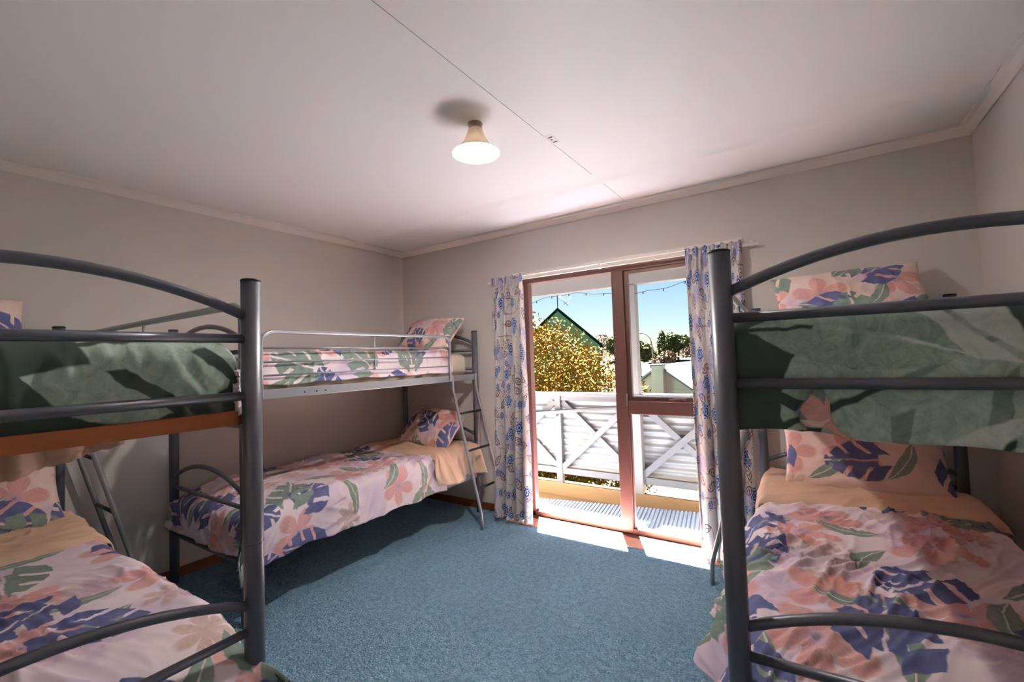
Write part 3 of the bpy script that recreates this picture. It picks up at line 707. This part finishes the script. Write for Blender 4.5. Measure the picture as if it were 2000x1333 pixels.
# ------------------------------------------------------------------ garden and hillside
def ground():
    xs = np.linspace(-90, 60, 60); ys = np.linspace(1.5, 120, 60); X, Y = np.meshgrid(xs, ys, indexing='ij')
    Z = -3.2 + np.clip((Y - 30) / 30, 0, 1) ** 1.5 * 3.6 + .25 * pnoise(X * .1, Y * .1, 4)
    o = grid_mesh('ground', np.stack([X, Y, Z], -1), np.stack([X, Y], -1), [M['grass']]); struct(o)
ground()
def leaves(name, blobs, count, size, mat, parent, seed, flat=.0):
    rs = np.random.RandomState(seed); w = np.array([b[3] ** 2 for b in blobs]); w = w / w.sum(); which = rs.choice(len(blobs), count, p=w)
    B = np.array([[b[0], b[1], b[2], b[3], b[4] if len(b) > 4 else 1.0] for b in blobs])[which]
    d = rs.normal(size=(count, 3)); d /= np.linalg.norm(d, axis=1)[:, None]
    rr = B[:, 3] * (.55 + .5 * rs.rand(count) ** .6) * (1 + .12 * np.sin(d[:, 0] * 9 + d[:, 2] * 7))
    p = B[:, :3] + d * rr[:, None] * np.stack([np.ones(count), np.ones(count), B[:, 4]], 1)
    nrm = d * .6 + rs.normal(size=(count, 3)) * .7; nrm /= np.linalg.norm(nrm, axis=1)[:, None]
    t = np.cross(nrm, rs.normal(size=(count, 3))); t /= np.linalg.norm(t, axis=1)[:, None]; b = np.cross(nrm, t)
    s = size * (.6 + .8 * rs.rand(count))[:, None]
    V = np.stack([p - t * s, p + b * s * .45 + nrm * s * .12, p + t * s, p - b * s * .45 + nrm * s * .12], 1).reshape(-1, 3)
    me = bpy.data.meshes.new(name); F = np.arange(count * 4).reshape(-1, 4)
    me.from_pydata(V.tolist(), [], F.tolist()); o = link(name, me, mat, parent); o['kind'] = 'stuff'; return o
def tree(name, label, loc, blobs, count, size, mat, trunk_r, zg, seed, group=None, cat='tree'):
    t = empty(name, (loc[0], loc[1], zg)); tag(t, label, cat, group)
    hz = loc[2] - zg
    bl = [(b[0], b[1], b[2] + hz, *b[3:]) for b in blobs]
    bm = bmesh.new(); bm_tube(bm, [(0, 0, -.1), (.05, 0, hz * .4), (0, .05, hz * .8), (-.03, 0, hz)], [trunk_r, trunk_r * .8, trunk_r * .6, trunk_r * .35], 8)
    for b in bl[:6]: bm_tube(bm, [(0, .02, hz * .7), ((b[0]) * .5, b[1] * .5, (hz * .7 + b[2]) / 2 + .1), (b[0], b[1], b[2])], [trunk_r * .4, trunk_r * .25, trunk_r * .1], 6)
    from_bm('trunk', bm, M['bark'], t)
    leaves('foliage', bl, count, size, mat, t, seed); return t
tree('autumn_tree', 'bushy autumn tree with yellow and orange leaves behind the railing', (-1.9, 5.4, 0),
     [(-.3, .2, 1.2, 1.1), (.7, 0, 1.05, .95), (1.5, -.1, .62, .8), (2.05, -.1, .35, .72), (.9, -.4, -.2, 1.2), (-.5, -.2, -.4, 1.4), (2.1, -.2, -.6, .8), (1.6, -.4, -1.2, 1.1), (-1.3, .2, .9, 1.1)], 52000, .036, M['autumn'], .14, -3.2, 5)
sh_ = tree('orange_shrub', 'small orange-red shrub in front of the grey gabled house', (-4.95, 20.0, -1.55), [(0, 0, .3, .42, .6), (.55, 0, .2, .36, .6), (-.5, 0, .15, .34, .6)], 900, .09, M['orangeleaf'], .05, -3.2, 6, cat='shrub')
FT = 'trees on the hillside'
far = [(-20.3, 60.0, 1.80, 'olive', 2.40, 'rounded olive tree at the end of the hillside row beside the autumn tree'),
       (-21.0, 72.4, 1.65, 'pink', 2.32, 'dry pinkish tree between the rounded olive tree and the street lamp'),
       (-13.5, 49.4, 1.47, 'olive', 1.63, 'low olive tree on the hillside behind the white veranda post'),
       (-16.7, 66.1, 0.22, 'pink', 1.73, 'dry pinkish bush beside the street lamp'),
       (-11.6, 60.0, 2.40, 'olive', 1.80, 'broad-topped olive tree standing tallest beside the slender tree'),
       (-10.1, 47.4, 0.38, 'pink', 1.26, 'dry pinkish bush below the broad-topped olive tree'),
       (-11.0, 68.9, 0.95, 'pink', 2.32, 'dry pinkish tree next to the broad-topped olive tree'),
       (-31.6, 78.9, 2.73, 'pink', 3.38, 'dry pinkish tree behind the autumn tree crown')]
def zground(y): return -3.2 + min(max((y - 30) / 30, 0), 1) ** 1.5 * 3.6 - .15
for i, (x, y, z, k, r, lb) in enumerate(far):
    rr = random.Random(i); bl = [(rr.uniform(-.6, .6) * r, rr.uniform(-.4, .4) * r, rr.uniform(-.5, .5) * r, r * rr.uniform(.45, .65), .8) for _ in range(6)]
    tree('hillside_tree', lb, (x, y, z), bl, 1500, .26, M['oliveleaf' if k == 'olive' else 'pinkleaf'], .16, zground(y), 20 + i, FT)
tree('slender_tree', 'tall slender dark tree on the hillside', (-12.55, 55.6, 1.95), [(0, 0, -1.2, .75, 1.3), (0, 0, .4, .6, 1.5), (.1, 0, 1.5, .38, 1.8), (0, 0, -2.2, .8, 1)], 1300, .2, M['oliveleaf'], .12, zground(56), 40, FT)

# neighbouring gabled house with chimney
def gable(name, label, x0, x1, y0, y1, zb, ze, zr, roofm, wallm, over=.35):
    h = empty(name, ((x0 + x1) / 2, (y0 + y1) / 2, zb)); tag(h, label, 'house'); off = -Vector(h.location)
    xm = (x0 + x1) / 2; bm = bmesh.new(); V = lambda *p: bm.verts.new(Vector(p) + off)
    a = [V(x0, y0, zb), V(x1, y0, zb), V(x1, y0, ze), V(xm, y0, zr), V(x0, y0, ze)]; b = [V(x0, y1, zb), V(x1, y1, zb), V(x1, y1, ze), V(xm, y1, zr), V(x0, y1, ze)]
    bm.faces.new(a); bm.faces.new(b[::-1])
    for i in range(5): bm.faces.new((a[i], b[i], b[(i + 1) % 5], a[(i + 1) % 5]))
    from_bm('wall', bm, wallm, h)
    sl = (zr - ze) / (xm - x0)
    for s, xe in ((-1, x0), (1, x1)):
        bm = bmesh.new(); V = lambda *p: bm.verts.new(Vector(p) + off); t = .12; ya, yb = y0 - over, y1 + over; xo = xe + s * over; zo = ze - sl * over
        q = [V(xm, ya, zr + .02), V(xo, ya, zo + .02), V(xo, yb, zo + .02), V(xm, yb, zr + .02)]; p = [V(xm, ya, zr + .02 + t), V(xo, ya, zo + .02 + t), V(xo, yb, zo + .02 + t), V(xm, yb, zr + .02 + t)]
        bm.faces.new(q); bm.faces.new(p[::-1])
        for i in range(4): bm.faces.new((q[i], p[i], p[(i + 1) % 4], q[(i + 1) % 4]))
        from_bm('roof_slope', bm, roofm, h)
    return h, off
h, off = gable('gabled_house', 'grey gabled house with pale metal roof and front chimney', -5.15, -2.05, 22, 31, -3.3, -.62, .52, M['roofwhite'], M['stucco'])
ch = box('chimney', Vector((-3.91, 21.45, -3.3)) + off, Vector((-3.29, 22.05, .62)) + off, M['stucco'], h, bev=.02); box('chimney_cap', Vector((-3.95, 21.4, .62)) + off, Vector((-3.25, 22.1, .70)) + off, M['roofwhite'], ch); box('chimney_pot', Vector((-3.68, 21.65, .70)) + off, Vector((-3.52, 21.85, .86)) + off, M['brown'], ch)
wd = box('window', Vector((-2.75, 21.93, -1.35)) + off, Vector((-2.25, 22.02, -.98)) + off, M['brown'], h)
for k in range(2): box('pane', Vector((-2.70 + .23 * k, 21.90, -1.31)) + off, Vector((-2.52 + .23 * k, 21.95, -1.02)) + off, M['stucco'], wd)
for k in range(12): box('weatherboard', Vector((-5.15, 21.975, -3.2 + k * .21)) + off, Vector((-2.05, 22.0, -3.2 + k * .21 + .19)) + off, M['stucco'], h)
h2, off2 = gable('green_roofed_house', 'green metal roofed house rising behind the autumn tree', -8.15, -4.65, 14, 17, -3.3, 1.72, 3.28, M['roofgreen'], M['wallgreen'], .12)
h2.rotation_euler = (0, 0, rad(28))
an = empty('television_antenna', (-5.7, 14.2, 3.2)); tag(an, 'thin television antenna on a pole above the green roof', 'antenna')
tube('pole', [(0, 0, -.05), (0, 0, 1.05)], .022, M['wire'], an, 8); tube('boom', [(.06, 0, .72), (.42, .2, .30)], .012, M['wire'], an, 6); tube('boom', [(.30, 0, .34), (.62, .1, .62)], .010, M['fence'], an, 6)
for k in range(5): tube('element', [(.1 + .07 * k, -.05 + .04 * k, .66 - .075 * k - .07), (.13 + .07 * k, .07 + .04 * k, .66 - .075 * k + .09)], .006, M['wire'], an, 5)
sp = empty('street_lamp', (-8.05, 36.0, -2.7)); tag(sp, 'pale street lamp with curved arm before the hillside trees', 'street lamp')
tube('pole', [(0, 0, 0), (0, 0, 4.6), (-.12, 0, 5.3), (-.5, 0, 5.7), (-.75, 0, 5.78)], .055, M['postwhite'], sp, 8); box('lamp_head', (-1.15, -.08, 5.72), (-.7, .08, 5.84), M['postwhite'], sp, .02)
